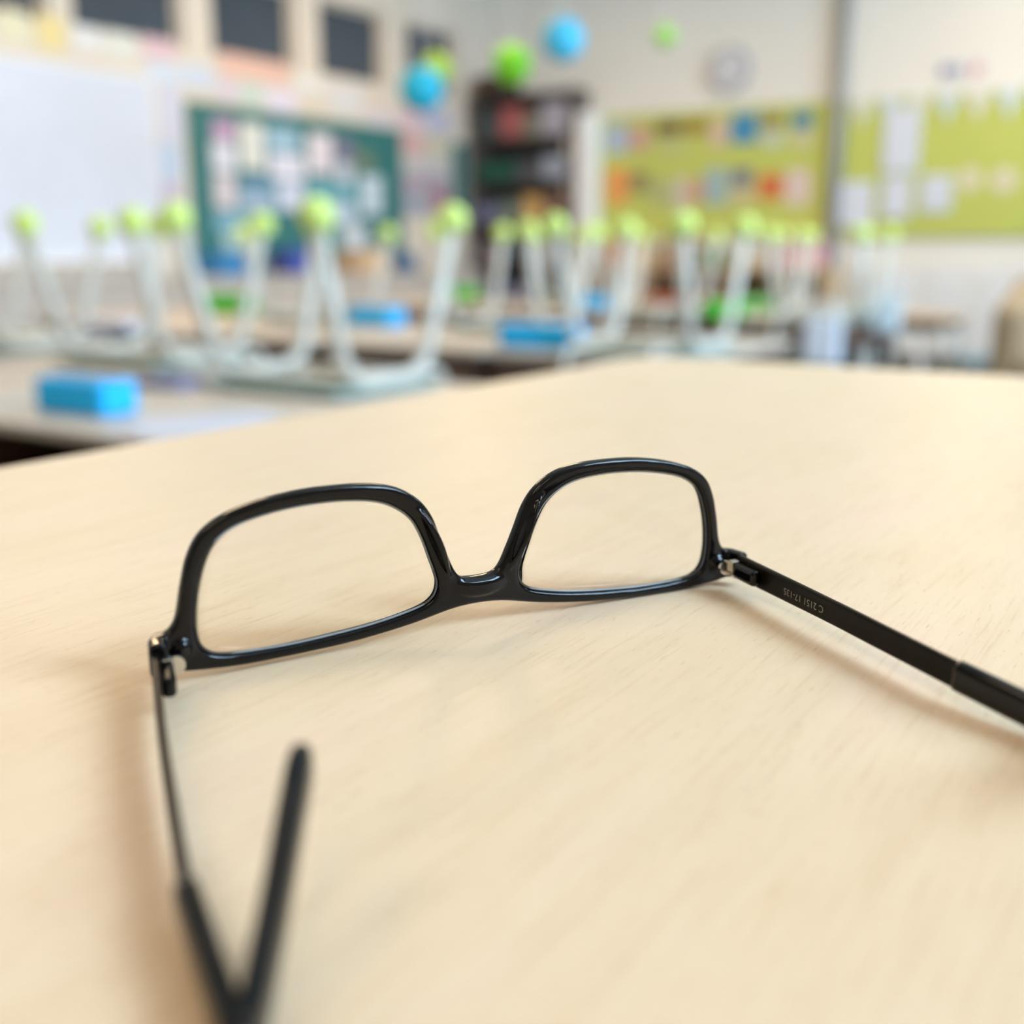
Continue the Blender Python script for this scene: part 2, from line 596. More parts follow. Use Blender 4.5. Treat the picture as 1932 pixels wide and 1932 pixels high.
# lenses
for s in (-1, 1):
    bm = bmesh.new()
    ring = [(p.x, p.y) for p in inR]
    cx = sum(p[0] for p in ring) / len(ring)
    cyy = sum(p[1] for p in ring) / len(ring)
    layers = []
    NR = 6
    for side, d in ((0, -.75), (1, .75)):
        rings = []
        for k in range(1, NR + 1):
            q = k / NR
            rr = []
            for x, y in ring:
                X = cx + (x - cx) * q * 1.012
                Y = cyy + (y - cyy) * q * 1.012
                bulge = .0018 * ((X - cx) ** 2 + (Y - cyy) ** 2)
                rr.append(bm.verts.new(bend(s * X, d + .9 - bulge, Y) * .001))
            rings.append(rr)
        c = bm.verts.new(bend(s * cx, d + .9, cyy) * .001)
        n = len(ring)
        for i in range(n):
            bm.faces.new((c, rings[0][i], rings[0][(i + 1) % n]))
            for k in range(NR - 1):
                bm.faces.new((rings[k][i], rings[k + 1][i], rings[k + 1][(i + 1) % n], rings[k][(i + 1) % n]))
        layers.append(rings[-1])
    ef = []
    for i in range(n):
        ef.append(bm.faces.new((layers[0][i], layers[0][(i + 1) % n], layers[1][(i + 1) % n], layers[1][i])))
    for f_ in ef:
        f_.material_index = 1
    lo = to_obj('lens', bm, [M_LENS, M_LENS_EDGE], glasses, smooth=True)
    bm = bmesh.new()
    rim_pts = [bend(s * (cx + (p.x - cx) * .994), -.55, cyy + (p.y - cyy) * .99) * .001 for p in inR]
    sweep(bm, rim_pts + rim_pts[:2], circ(.00026, 6), up=Vector((0, 1, 0)), cap=False)
    to_obj('lens_bevel', bm, M_LENS_EDGE, lo, smooth=True)
    lo['label'] = 'clear lens in the black rim ' + ('beside the wide-open arm' if s > 0 else 'beside the blurred arm')


def gl(px, py, z):
    """pixel and height above the table (mm) -> local metres"""
    return GINV @ on_z(px, py, TABLE_Z + z * .001)


def hook(b, d, length=.044, rise=math.radians(50)):
    """ear hook curving up from b along horizontal direction d"""
    pts = []
    n = 10
    p = b.copy()
    for k in range(1, n + 1):
        a = rise * min(1, k / 4.5)
        p = p + (d * math.cos(a) + Vector((0, 0, 1)) * math.sin(a)) * (length / n)
        pts.append(p.copy())
    return pts


def build_temple(s, bar, sleeve, lab):
    root = None
    bm = bmesh.new()
    pts = catmull(bar, 6)
    n = len(pts)
    sweep(bm, pts, rrect(.0014, .0050, .0005), scl=[(1, 1.12 - .12 * min(1, i / (n * .3))) for i in range(n)])
    root = to_obj('temple', bm, M_SATIN, glasses)
    root['label'] = lab
    bm = bmesh.new()
    pts = catmull(sleeve, 5)
    n = len(pts)
    scl = []
    for i in range(n):
        q = i / (n - 1)
        e = math.sqrt(max(0.0, 1 - ((q - .93) / .075) ** 2)) if q > .93 else 1
        scl.append((max(e, .12), max(e, .12) * (1 + .1 * q)))
    sweep(bm, pts, rrect(.0031, .0056, .0014, 4), scl=scl)
    to_obj('temple_tip', bm, M_BLACK, root, smooth=True)
    return root


def along(a, b, t):
    return a * (1 - t) + b * t


# right arm
ra = gl(1398, 1070, 5.8)
rb = gl(1560, 1149, 6.0)
rc = gl(1812, 1277, 5.4)
rd = gl(1932, 1336, 4.4)
rdir = (rd - rc)
rdir.z = 0
rdir.normalize()
re = rd + rdir * .006
re.z = .0040
temple_r = build_temple(1, [ra, rb, along(rb, rc, .5), rc], [along(rb, rc, .985), rc + (rd - rc) * .4, rd, re] + hook(re, rdir)[1::2],
                        'black arm stretching out to the edge of the frame')
# left arm, pointing at the viewer
la = gl(294, 1262, 5.4)
lb = gl(306, 1389, 5.0)
lc = gl(331, 1560, 4.5)
ld = gl(354, 1700, 4.0)
le = gl(412, 1872, 3.4)
lf = gl(452, 1985, 3.2)
best = None
for k in range(80):
    zt = 12 + k * .5
    tip = gl(574, 1412, zt)
    L_ = (tip - lf).length
    if best is None or abs(L_ - .039) < best[0]:
        best = (abs(L_ - .039), zt, tip)
tip = best[2]
mid = along(lf, tip, .45) + Vector((0, 0, -.0022))
temple_l = build_temple(-1, [la, lb, lc, ld], [along(lc, ld, .97), along(ld, le, .4), le, lf + Vector((0, 0, -.0003)), along(lf, tip, .12) + Vector((0, 0, -.0022)), mid, along(lf, tip, .75) + Vector((0, 0, -.0008)), tip],
                        'blurred black arm pointing at the viewer')


# hinges
def hinge(s, root, h0, hdir):
    side = Vector((-s, 0, 0))                     # toward the wearer's face centre
    hd = hdir.normalized()
    up = Vector((0, 0, 1))
    sd = hd.cross(up).normalized()
    if sd.dot(side) < 0:
        sd = -sd
    def frame_box(bm, a0, a1, s0, s1, z0, z1, bev):
        g = bmesh.new()
        bbox(g, (a0, s0, z0), (a1, s1, z1), bev, 2)
        for v in g.verts:
            v.co = h0 + hd * v.co.x + sd * v.co.y + up * v.co.z
        me_ = bpy.data.meshes.new('t')
        g.to_mesh(me_)
        g.free()
        bm.from_mesh(me_)
        bpy.data.meshes.remove(me_)
    bm = bmesh.new()
    frame_box(bm, .0012, .0100, .0006, .0031, -.0019, .0017, .0009)
    to_obj('hinge_block', bm, M_BLACK, root)
    bm = bmesh.new()
    frame_box(bm, -.0008, .0011, .0010, .0030, .0009, .0018, .0002)
    frame_box(bm, -.0008, .0011, .0010, .0030, -.0019, -.0010, .0002)
    frame_box(bm, -.0004, .0007, .0012, .0026, -.0010, .0009, .0001)
    hg = to_obj('hinge', bm, M_STEEL, glasses)
    hg['label'] = 'silver metal hinge barrel'
    bm = bmesh.new()
    bmesh.ops.create_cone(bm, cap_ends=True, segments=20, radius1=.0017, radius2=.0017, depth=.0008,
                          matrix=Matrix.Translation(h0 - hd * .0009 + sd * .0034) @ hd.to_track_quat('Z', 'Y').to_matrix().to_4x4())
    to_obj('hinge_plate', bm, M_STEEL, hg)


hinge(1, temple_r, ra, rb - ra)
hinge(-1, temple_l, la, lb - la)

# size engraving on the inside of the right arm (reads upside down)
tx = bpy.data.curves.new('engraving', 'FONT')
tx.body = 'C 2151 17-135'
tx.size = .0021
tx.align_x = 'LEFT'
tx.align_y = 'CENTER'
to = bpy.data.objects.new('tmp', tx)
COL.objects.link(to)
dg = bpy.context.evaluated_depsgraph_get()
tme = bpy.data.meshes.new_from_object(to.evaluated_get(dg))
bpy.data.objects.remove(to)
a0 = gl(1563, 1150, 6.0)
a1 = gl(1488, 1113, 5.9)
ex = (a1 - a0).normalized()
ez = Vector((0, 0, -1))
ez = (ez - ex * ez.dot(ex)).normalized()
en = ex.cross(ez).normalized()
width = max(v.co.x for v in tme.vertices)
sc = (a1 - a0).length / width
nface = (rb - ra).cross(Vector((0, 0, 1))).normalized()
if nface.x > 0:
    nface = -nface
for v in tme.vertices:
    v.co = a0 + ex * v.co.x * sc + ez * v.co.y + nface * .0012
tme.materials.clear()
tme.materials.append(M_INK)
eo = link(bpy.data.objects.new('engraving', tme), temple_r)
eo['label'] = 'small grey size numbers stamped on the arm'

# ------------------------------------------------------------------ school desks and chairs
DZ = 0.64
DW, DD = 0.72, 0.52


def make_desk():
    r = empty('school_desk')
    bm = bmesh.new()
    bbox(bm, (-DW / 2, -DD / 2, DZ - .024), (DW / 2, DD / 2, DZ), .006)
    to_obj('desk_top', bm, M_DESKTOP, r)
    bm = bmesh.new()
    z0, z1 = DZ - .15, DZ - .024
    bbox(bm, (-DW / 2 + .03, -DD / 2 + .03, z0), (DW / 2 - .03, DD / 2 - .012, z0 + .014))
    bbox(bm, (-DW / 2 + .02, -DD / 2 + .03, z0), (-DW / 2 + .034, DD / 2 - .012, z1))
    bbox(bm, (DW / 2 - .034, -DD / 2 + .03, z0), (DW / 2 - .02, DD / 2 - .012, z1))
    to_obj('cubby', bm, M_DESKBODY, r)
    bm = bmesh.new()
    bbox(bm, (-DW / 2 + .02, DD / 2 - .03, .30), (DW / 2 - .02, DD / 2 - .014, DZ - .024))
    to_obj('front_panel', bm, M_DESKBODY, r)
    for sx in (-1, 1):
        for sy in (-1, 1):
            bm = bmesh.new()
            sweep(bm, [(sx * (DW / 2 - .05), sy * (DD / 2 - .06), 0), (sx * (DW / 2 - .05), sy * (DD / 2 - .06), DZ - .15)], circ(.018, 10), up=Vector((0, 1, 0)))
            to_obj('leg', bm, M_TUBE, r, smooth=True)
    return r


def make_chair():
    """school chair turned upside down; origin where the seat rests on the desk"""
    r = empty('school_chair')
    bm = bmesh.new()
    bbox(bm, (-.225, -.20, 0), (.225, .19, .014), .006)
    for v in bm.verts:
        if v.co.y < -.1:
            v.co.z += .010 * ((-.1 - v.co.y) / .1) ** 2
    to_obj('seat', bm, M_SEAT, r)
    box_obj('seat_underside', (-.15, -.15, .014), (.15, .15, .020), M_SEATPLY, r, bevel=.002)
    for s in (-1, 1):
        bm = bmesh.new()
        X = s * .21
        pts = fillet([(X + s * .015, -.245, .405), (X, -.145, .034), (X, .145, .034), (X + s * .015, .255, .405)], .075, 7)
        sweep(bm, pts, circ(.0185, 10), up=Vector((1, 0, 0)))
        to_obj('side_frame', bm, M_TUBE, r, smooth=True)
    for yy in (-.12, .12):
        bm = bmesh.new()
        sweep(bm, [(-.21, yy, .032), (.21, yy, .032)], circ(.011, 8))
        to_obj('cross_tube', bm, M_TUBE, r, smooth=True)
    for s in (-1, 1):
        bm = bmesh.new()
        sweep(bm, fillet([(s * .15, .06, .026), (s * .15, .305, .026), (s * .15, .335, -.33)], .04, 5), circ(.0115, 8), up=Vector((1, 0, 0)))
        to_obj('back_post', bm, M_TUBE, r, smooth=True)
    bm = bmesh.new()
    bbox(bm, (-.19, .300, -.36), (.19, .314, -.17), .006)
    to_obj('backrest', bm, M_SEAT, r)
    for s in (-1, 1):
        for yy in (-.245, .255):
            bm = bmesh.new()
            bmesh.ops.create_icosphere(bm, subdivisions=3, radius=.040, matrix=Matrix.Translation((s * .225, yy, .412)))
            to_obj('tennis_ball', bm, M_BALL, r, smooth=True)
    return r


DESK0 = make_desk()
CHAIR0 = make_chair()
desk_used = [False]
chair_used = [False]


def place_desk(x, y, rz, label):
    if desk_used[0]:
        o = copy_tree(DESK0)
    else:
        o = DESK0
        desk_used[0] = True
    o.location = (x, y, 0)
    o.rotation_euler = (0, 0, rz)
    return tag(o, label, 'desk', 'school desks in rows')


def place_chair(x, y, rz, label):
    if chair_used[0]:
        o = copy_tree(CHAIR0)
    else:
        o = CHAIR0
        chair_used[0] = True
    o.location = (x, y, DZ)
    o.rotation_euler = (0, 0, rz)
    return tag(o, label, 'chair', 'chairs turned up on the desks')


def desk_pair(x0, y0, lab, closed=True):
    """two desks back to back, right front corner near x0.., front edge y0"""
    place_desk(x0 - DW / 2, y0 + DD / 2, math.pi if closed else 0, 'greige school desk ' + lab + ', near half')
    place_desk(x0 - DW / 2, y0 + DD * 1.5 + .004, 0 if closed else math.pi, 'greige school desk ' + lab + ', far half')


ROW1 = 1.33
desk_pair(-1.58, ROW1, 'beside the beech table under the nearest upturned chair', False)
desk_pair(-2.40, ROW1 + .16, 'second from the beech table in the front row', False)
desk_pair(-3.22, ROW1 + .20, 'at the whiteboard end of the front row')
place_chair(-1.95, 2.12, 0, 'upturned chair nearest the beech table, its four ball feet widest apart')
place_chair(-2.80, 2.30, math.radians(2), 'upturned chair second from the beech table in the front row')
place_chair(-3.62, 2.34, math.radians(-2), 'upturned chair at the whiteboard edge of the photo in the front row')
ROW2 = 3.22
desk_pair(-1.47, ROW2, 'in the middle row beside the aisle')
desk_pair(-2.23, ROW2, 'second from the aisle in the middle row')
desk_pair(-2.99, ROW2, 'third from the aisle in the middle row')
desk_pair(-3.75, ROW2, 'fourth from the aisle in the middle row')
desk_pair(-4.51, ROW2 + .35, 'farthest from the aisle in the middle row')
place_chair(-1.685, 3.45, math.pi, 'upturned chair behind the corner of the beech table, nearest of the middle row')
place_chair(-2.62, 4.05, 0, 'upturned chair in front of the white pillar, far side of the middle row')
place_chair(-3.72, 4.04, 0, 'upturned chair below the chalkboard end, far side of the middle row')
ROW3 = 5.45
desk_pair(-1.62, ROW3, 'in the far row beside the aisle')
desk_pair(-2.38, ROW3, 'second from the aisle in the far row')
desk_pair(-3.14, ROW3, 'third from the aisle in the far row')
desk_pair(-4.2, ROW3 + .1, 'in front of the corner shelves in the far row')
place_chair(-1.80, 5.69, math.pi, 'upturned chair by the aisle in the far row under the grey pipe')
place_chair(-2.74, 5.69, math.pi, 'upturned chair second from the aisle in the far row, near side')
place_chair(-1.95, 6.285, 0, 'upturned chair by the aisle on the far side of the far row')
place_chair(-3.5, 6.26, 0, 'upturned chair in front of the corner shelves, far side of the far row')


# ------------------------------------------------------------------ pencil cases and things on the desks
def pencil_case(px, py, rz, size, col, label, z=DZ, at=None):
    p = at or on_z(px, py, z)
    r = tag(empty('pencil_case', (p.x, p.y, z), rz), label, 'pencil case', 'pencil cases on the desks')
    a, b, hh = size
    bm = bmesh.new()
    bbox(bm, (-a / 2, -b / 2, 0), (a / 2, b / 2, hh), .014, 3)
    to_obj('pouch', bm, col, r, smooth=False)
    bm = bmesh.new()
    bbox(bm, (-a / 2 + .01, -.004, hh - .001), (a / 2 - .01, .004, hh + .003))
    zp = to_obj('zip', bm, cm(20, 80, 130), r)
    bm = bmesh.new()
    bbox(bm, (a / 2 - .02, -.004, hh + .003), (a / 2 + .012, .004, hh + .006))
    to_obj('zip_pull', bm, M_GREY, zp)
    return r


M_CYAN = cm(0, 186, 255, .5)
M_VGREEN = cm(50, 180, 10, .5)
pencil_case(165, 778, math.radians(3), (.215, .10, .075), M_CYAN, 'bright blue pencil case on the nearest desk beside the beech table')
pencil_case(1022, 656, math.radians(0), (.30, .12, .085), M_CYAN, 'bright blue pencil case behind the far edge of the beech table')
pencil_case(712, 614, math.radians(-4), (.26, .12, .085), M_CYAN, 'bright blue pencil case between the legs of the nearest upturned chair')
pencil_case(1112, 582, math.radians(5), (.24, .10, .08), M_CYAN, 'bright blue pencil case far back below the white pillar')
pencil_case(430, 590, math.radians(8), (.30, .16, .10), M_VGREEN, 'vivid green pencil case below the chalkboard papers')
pencil_case(872, 566, math.radians(0), (.20, .12, .09), M_VGREEN, 'vivid green pencil case below the shelves')
pencil_case(1362, 600, math.radians(60), (.20, .12, .09), M_VGREEN, 'vivid green pencil case under the lime board with pictures')
pencil_case(1480, 584, math.radians(10), (.20, .11, .07), cm(120, 205, 110, .5), 'pale green pencil case under the grey pipe', at=Vector((-2.355, 6.25, DZ)))


def sheet_stack(px, py, rz, w, d, hh, col, name, label, cat, z=DZ):
    p = on_z(px, py, z)
    o = box_obj(name, (-w / 2, -d / 2, 0), (w / 2, d / 2, hh), col, None, (p.x, p.y, z), rz, .002)
    return tag(o, label, cat)


sheet_stack(390, 800, math.radians(-28), .21, .297, .004, cm(206, 208, 222), 'exercise_book', 'pale blue exercise book at the near desk corner', 'book')
sheet_stack(215, 620, math.radians(12), .30, .21, .035, cm(196, 206, 226), 'paper_pile', 'bluish white pile of paper between two upturned chairs', 'paper')
sheet_stack(330, 728, math.radians(5), .17, .14, .02, cm(106, 116, 160), 'exercise_book', 'dull violet blue exercise book beside the nearest upturned chair', 'book')
sheet_stack(60, 640, math.radians(-3), .30, .22, .03, cm(172, 190, 190), 'folder', 'pale teal folder at the whiteboard edge of the photo', 'folder')


# white paper bag hanging at the aisle end of the far row
def carrier_bag(x, y, z, w, d, hh, col, label):
    r = tag(empty('carrier_bag', (x, y, z)), label, 'bag')
    bm = bmesh.new()
    bbox(bm, (-w / 2, -d / 2, 0), (w / 2, d / 2, hh), .02, 2)
    for v in bm.verts:
        k = v.co.z / hh
        v.co.y *= 1 - .5 * k
        v.co.x *= 1 + .05 * math.sin(v.co.z * 30)
    to_obj('bag_body', bm, col, r)
    for s in (-1, 1):
        bm = bmesh.new()
        sweep(bm, fillet([(-.06, s * .02, hh - .03), (-.05, s * .01, hh + .08), (.05, s * .01, hh + .08), (.06, s * .02, hh - .03)], .04), circ(.004, 6), up=Vector((0, 1, 0)))
        to_obj('handle', bm, col, r)
    return r


p = on_y(1552, 640, 5.31)
carrier_bag(p.x, p.y, p.z - .12, .17, .08, .22, cm(222, 228, 240), 'white carrier bag hanging at the aisle end of the far desks')
p = on_y(1672, 590, 5.70)
carrier_bag(p.x, p.y, p.z - .10, .13, .08, .18, cm(206, 220, 226), 'pale blue cloth bag behind the hanging white bag')

# ------------------------------------------------------------------ left wall: boards and papers
XL = ROOM_L


def left_rect(x0, yt, x1, yb, xref=None):
    a = on_x(x0, yt, XL)
    b = on_x(x0, yb, XL)
    c = on_x(x1, (yt + yb) / 2, XL)
    return a.y, c.y, b.z, a.z


def left_sheet(name, x0, yt, x1, yb, col, label, cat, off=0.0, th=.004, group=None):
    y0, y1, z0, z1 = left_rect(x0, yt, x1, yb)
    o = box_obj(name, (0, -(y1 - y0) / 2, 0), (th, (y1 - y0) / 2, z1 - z0), col, None, (XL + off, (y0 + y1) / 2, z0))
    return tag(o, label, cat, group)


def board(name, x0, yt, x1, yb, face, rim, label, cat):
    y0, y1, z0, z1 = left_rect(x0, yt, x1, yb)
    r = tag(empty(name, (XL, (y0 + y1) / 2, z0)), label, cat)
    hw, hz = (y1 - y0) / 2, z1 - z0
    box_obj('board_surface', (0, -hw, 0), (.022, hw, hz), face, r)
    bm = bmesh.new()
    for lo, hi in (((0, -hw - .02, -.02), (.03, hw + .02, 0)), ((0, -hw - .02, hz), (.03, hw + .02, hz + .02)), ((0, -hw - .02, 0), (.03, -hw, hz)), ((0, hw, 0), (.03, hw + .02, hz))):
        bbox(bm, lo, hi)
    to_obj('board_frame', bm, rim, r)
    box_obj('chalk_tray', (.03, -hw, -.03), (.10, hw, -.01), rim, r)
    return r


board('whiteboard', -330, 60, 288, 492, cm(212, 219, 233, .35), M_WHITE, 'wide blank whiteboard on the wall at the left', 'whiteboard')
board('chalkboard', 352, 195, 752, 482, M_CHALK, cm(88, 130, 124), 'dark green chalkboard covered with sheets of paper', 'chalkboard')
left_sheet('chalkboard_wing', 852, 268, 874, 408, M_CHALK, 'narrow green board wing beside the corner shelves', 'chalkboard', 0, .03)

PAPERS_WALL = [
    (-5, 15, 55, 75, (226, 222, 190), 'pale yellow poster, highest at the left edge of the photo'),
    (66, 25, 122, 88, (232, 214, 150), 'yellow poster above the whiteboard beside the pale yellow one'),
    (135, 45, 190, 92, (226, 226, 224), 'off-white sheet above the whiteboard right of the yellow poster'),
    (196, 55, 258, 108, (222, 222, 212), 'cream grey sheet above the whiteboard between off-white and pink sheets'),
    (265, 66, 330, 106, (222, 190, 196), 'pink sheet above the whiteboard corner'),
    (275, 112, 340, 150, (206, 218, 232), 'pale blue sheet under the pink sheet by the whiteboard corner'),
    (345, 118, 405, 165, (204, 214, 230), 'pale blue sheet above the left end of the chalkboard'),
    (412, 96, 545, 140, (226, 186, 170), 'long peach banner under the dark corridor windows'),
    (412, 148, 446, 188, (214, 204, 222), 'lavender sheet above the chalkboard under the peach banner'),
    (452, 152, 496, 196, (196, 212, 206), 'pale green sheet above the chalkboard'),
    (502, 164, 560, 212, (222, 216, 234), 'whitish lavender sheet above the middle of the chalkboard'),
    (556, 138, 612, 172, (226, 226, 222), 'off-white sheet right of the peach banner'),
    (622, 156, 682, 214, (220, 218, 218), 'light grey sheet above the right half of the chalkboard'),
    (688, 180, 742, 202, (226, 208, 194), 'small peach sheet left of the hanging cyan lantern'),
    (688, 206, 742, 236, (216, 208, 212), 'pinkish grey sheet under the small peach sheet'),
    (752, 206, 792, 238, (222, 190, 204), 'pink sheet below the hanging cyan lantern'),
    (796, 204, 846, 246, (192, 192, 216), 'lavender blue sheet below the hanging cyan lantern'),
    (298, 158, 341, 258, (206, 208, 226), 'lavender white sheet between whiteboard and chalkboard, top of its column'),
    (298, 264, 341, 340, (184, 202, 226), 'light blue sheet between whiteboard and chalkboard, middle of its column'),
    (302, 346, 341, 430, (188, 178, 204), 'mauve sheet between whiteboard and chalkboard, lowest of its column'),
    (757, 248, 800, 288, (216, 172, 172), 'salmon sheet right of the chalkboard, top left of its block'),
    (804, 254, 847, 290, (206, 200, 176), 'cream sheet right of the chalkboard, top right of its block'),
    (757, 293, 847, 322, (198, 196, 196), 'wide grey white sheet right of the chalkboard'),
    (757, 327, 847, 362, (174, 158, 174), 'wide mauve sheet right of the chalkboard'),
    (757, 366, 812, 404, (160, 164, 178), 'blue grey sheet right of the chalkboard at the bottom'),
    (816, 362, 847, 402, (184, 120, 140), 'rose sheet right of the chalkboard at the bottom'),
]
for x0, yt, x1, yb, c, lab in PAPERS_WALL:
    left_sheet('wall_poster', x0, yt, x1, yb, cm(*c), lab, 'poster', 0, .005, 'sheets around the boards')
PAPERS_BOARD = [
    (396, 224, 438, 262, (196, 160, 196), 'pink violet sheet at the top left corner of the chalkboard papers'),
    (394, 266, 440, 322, (220, 222, 236), 'white sheet under the pink violet one on the chalkboard'),
    (446, 230, 494, 318, (222, 224, 220), 'tall cream sheet on the chalkboard, second in the top row'),
    (500, 240, 560, 282, (160, 196, 220), 'light blue sheet in the top row on the chalkboard'),
    (504, 288, 570, 336, (222, 222, 238), 'white sheet below the light blue one on the chalkboard'),
    (576, 250, 622, 326, (228, 220, 230), 'pinkish white sheet in the top row on the chalkboard'),
    (628, 262, 662, 298, (128, 120, 150), 'small mauve sheet near the right end of the chalkboard'),
    (664, 286, 700, 320, (112, 130, 108), 'small olive sheet near the right end of the chalkboard'),
    (632, 306, 660, 346, (206, 210, 226), 'small white sheet beside the olive one on the chalkboard'),
    (398, 328, 440, 392, (214, 204, 210), 'rosy white sheet at the left end of the second paper row'),
    (446, 332, 512, 362, (112, 150, 178), 'steel blue sheet in the second paper row'),
    (446, 366, 512, 394, (170, 192, 214), 'pale blue strip under the steel blue sheet'),
    (518, 342, 570, 396, (204, 212, 232), 'lavender white sheet in the middle of the chalkboard'),
    (576, 340, 668, 372, (110, 172, 186), 'wide turquoise sheet on the chalkboard'),
    (676, 330, 716, 404, (200, 216, 228), 'pale blue white sheet at the right end of the chalkboard'),
    (576, 378, 668, 420, (184, 204, 222), 'wide pale blue sheet under the turquoise one'),
    (402, 400, 476, 436, (128, 176, 194), 'aqua sheet low on the left of the chalkboard'),
    (416, 440, 474, 472, (172, 200, 198), 'grey green sheet lowest on the chalkboard'),
    (640, 424, 690, 470, (196, 206, 214), 'light grey sheet lowest at the right of the chalkboard'),
]
for x0, yt, x1, yb, c, lab in PAPERS_BOARD:
    left_sheet('paper_sheet', x0, yt, x1, yb, cm(*c), lab, 'paper', .022, .004, 'sheets on the chalkboard')

# long low white cupboard under the boards
sy0, sy1 = 1.6, on_x(840, 480, XL).y
sb = tag(empty('sideboard', (XL, (sy0 + sy1) / 2, 0)), 'long low pale sideboard under the boards', 'sideboard')
hw = (sy1 - sy0) / 2
box_obj('carcass', (.02, -hw, .06), (.40, hw, .76), cm(206, 198, 188), sb)
box_obj('worktop', (.02, -hw - .01, .76), (.43, hw + .01, .79), cm(196, 184, 170), sb)
nd = 8
for k in range(nd):
    a = -hw + 2 * hw * k / nd
    d = box_obj('door', (.402, a + .006, .08), (.42, a + 2 * hw / nd - .006, .745), cm(196, 186, 176), sb)
    box_obj('knob', (.42, a + .05, .42), (.44, a + .07, .44), M_GREY, d)


def storage_box(name, x, y, z, w, d, hh, col, label, cat, rz=0.0, lid=None, group=None):
    r = tag(empty(name, (x, y, z), rz), label, cat, group)
    bm = bmesh.new()
    bbox(bm, (-w / 2, -d / 2, 0), (w / 2, d / 2, hh * .86), .006)
    to_obj('box_body', bm, col, r)
    bm = bmesh.new()
    bbox(bm, (-w / 2 - .005, -d / 2 - .005, hh * .86), (w / 2 + .005, d / 2 + .005, hh), .004)
    to_obj('lid', bm, lid or col, r)
    return r


for px, py, w, d, hh, c, lab in (
        (430, 520, .30, .42, .17, (52, 130, 186), 'blue storage box on the sideboard below the chalkboard'),
        (552, 498, .20, .18, .20, (70, 92, 178), 'small royal blue box on the sideboard below the chalkboard papers'),
        (688, 520, .26, .40, .19, (214, 182, 146), 'tan cardboard box on the sideboard below the chalkboard'),
        (748, 528, .24, .30, .15, (66, 104, 144), 'dark blue box on the sideboard beside the tan one')):
    q = on_x(px, py, XL + .22)
    storage_box('storage_box', XL + .22, q.y, .79, w, d, hh, cm(*c), lab, 'box', group='boxes on the sideboard')

# ------------------------------------------------------------------ back wall
YB = ROOM_B


def back_rect(x0, yt, x1, yb):
    a = on_y(x0, yt, YB)
    b = on_y(x0, yb, YB)
    c = on_y(x1, (yt + yb) / 2, YB)
    return a.x, c.x, b.z, a.z


def back_sheet(name, x0, yt, x1, yb, col, label, cat, off=0.0, th=.005, group=None):
    a, b, z0, z1 = back_rect(x0, yt, x1, yb)
    o = box_obj(name, (-(b - a) / 2, -th, 0), ((b - a) / 2, 0, z1 - z0), col, None, ((a + b) / 2, YB - off, z0))
    return tag(o, label, cat, group)


def pinboard(x0, yt, x1, yb, label):
    a, b, z0, z1 = back_rect(x0, yt, x1, yb)
    r = tag(empty('pinboard', ((a + b) / 2, YB, z0)), label, 'pinboard', 'lime pinboards on the back wall')
    hw, hz = (b - a) / 2, z1 - z0
    box_obj('board_surface', (-hw, -.02, 0), (hw, 0, hz), M_LIME, r)
    bm = bmesh.new()
    for lo, hi in (((-hw - .015, -.026, -.015), (hw + .015, 0, 0)), ((-hw - .015, -.026, hz), (hw + .015, 0, hz + .015)), ((-hw - .015, -.026, 0), (-hw, 0, hz)), ((hw, -.026, 0), (hw + .015, 0, hz))):
        bbox(bm, lo, hi)
    to_obj('board_frame', bm, cm(186, 190, 110), r)


pinboard(1142, 224, 1562, 446, 'lime pinboard with two rows of coloured pictures left of the pipe')
pinboard(1604, 192, 2060, 446, 'lime pinboard with white sheets right of the pipe')
PICS = [
    (1147, 238, 1186, 290, (172, 186, 212), 'lilac blue picture, first of the top row'),
    (1192, 240, 1226, 286, (204, 158, 148), 'salmon picture, second of the top row'),
    (1238, 230, 1290, 258, (122, 98, 70), 'dark brown picture in the top row'),
    (1296, 226, 1336, 256, (160, 132, 56), 'golden brown picture in the top row'),
    (1240, 264, 1300, 290, (190, 196, 130), 'pale olive strip under the dark brown picture'),
    (1342, 226, 1374, 278, (214, 186, 166), 'pink beige picture below the clock'),
    (1382, 216, 1432, 272, (62, 140, 186), 'strong blue picture below the clock'),
    (1440, 216, 1478, 244, (150, 132, 86), 'brown olive picture in the top row right of the blue one'),
    (1442, 248, 1478, 278, (196, 206, 190), 'pale grey picture under the brown olive one'),
    (1496, 212, 1536, 244, (76, 130, 166), 'steel blue picture, last of the top row'),
    (1496, 248, 1536, 278, (202, 198, 160), 'beige picture under the steel blue one'),
    (1148, 318, 1186, 386, (232, 154, 86), 'orange picture, first of the lower row'),
    (1190, 326, 1226, 364, (150, 136, 92), 'taupe picture, second of the lower row'),
    (1230, 340, 1270, 386, (176, 184, 128), 'sage picture in the lower row'),
    (1274, 336, 1302, 396, (206, 196, 180), 'pale pink picture in the lower row'),
    (1304, 340, 1328, 382, (206, 152, 124), 'small salmon picture in the lower row'),
    (1332, 320, 1376, 386, (160, 184, 188), 'light blue picture in the lower row'),
    (1384, 320, 1420, 352, (110, 108, 146), 'purple blue picture in the lower row'),
    (1384, 356, 1424, 386, (204, 190, 150), 'beige picture under the purple blue one'),
    (1434, 330, 1478, 376, (214, 110, 70), 'red orange picture in the lower row'),
    (1486, 322, 1530, 386, (222, 200, 196), 'pinkish white picture, last of the lower row'),
]
for x0, yt, x1, yb, c, lab in PICS:
    back_sheet('pinned_picture', x0, yt, x1, yb, cm(*c), lab, 'picture', .02, .005, 'pictures on the lime pinboard')
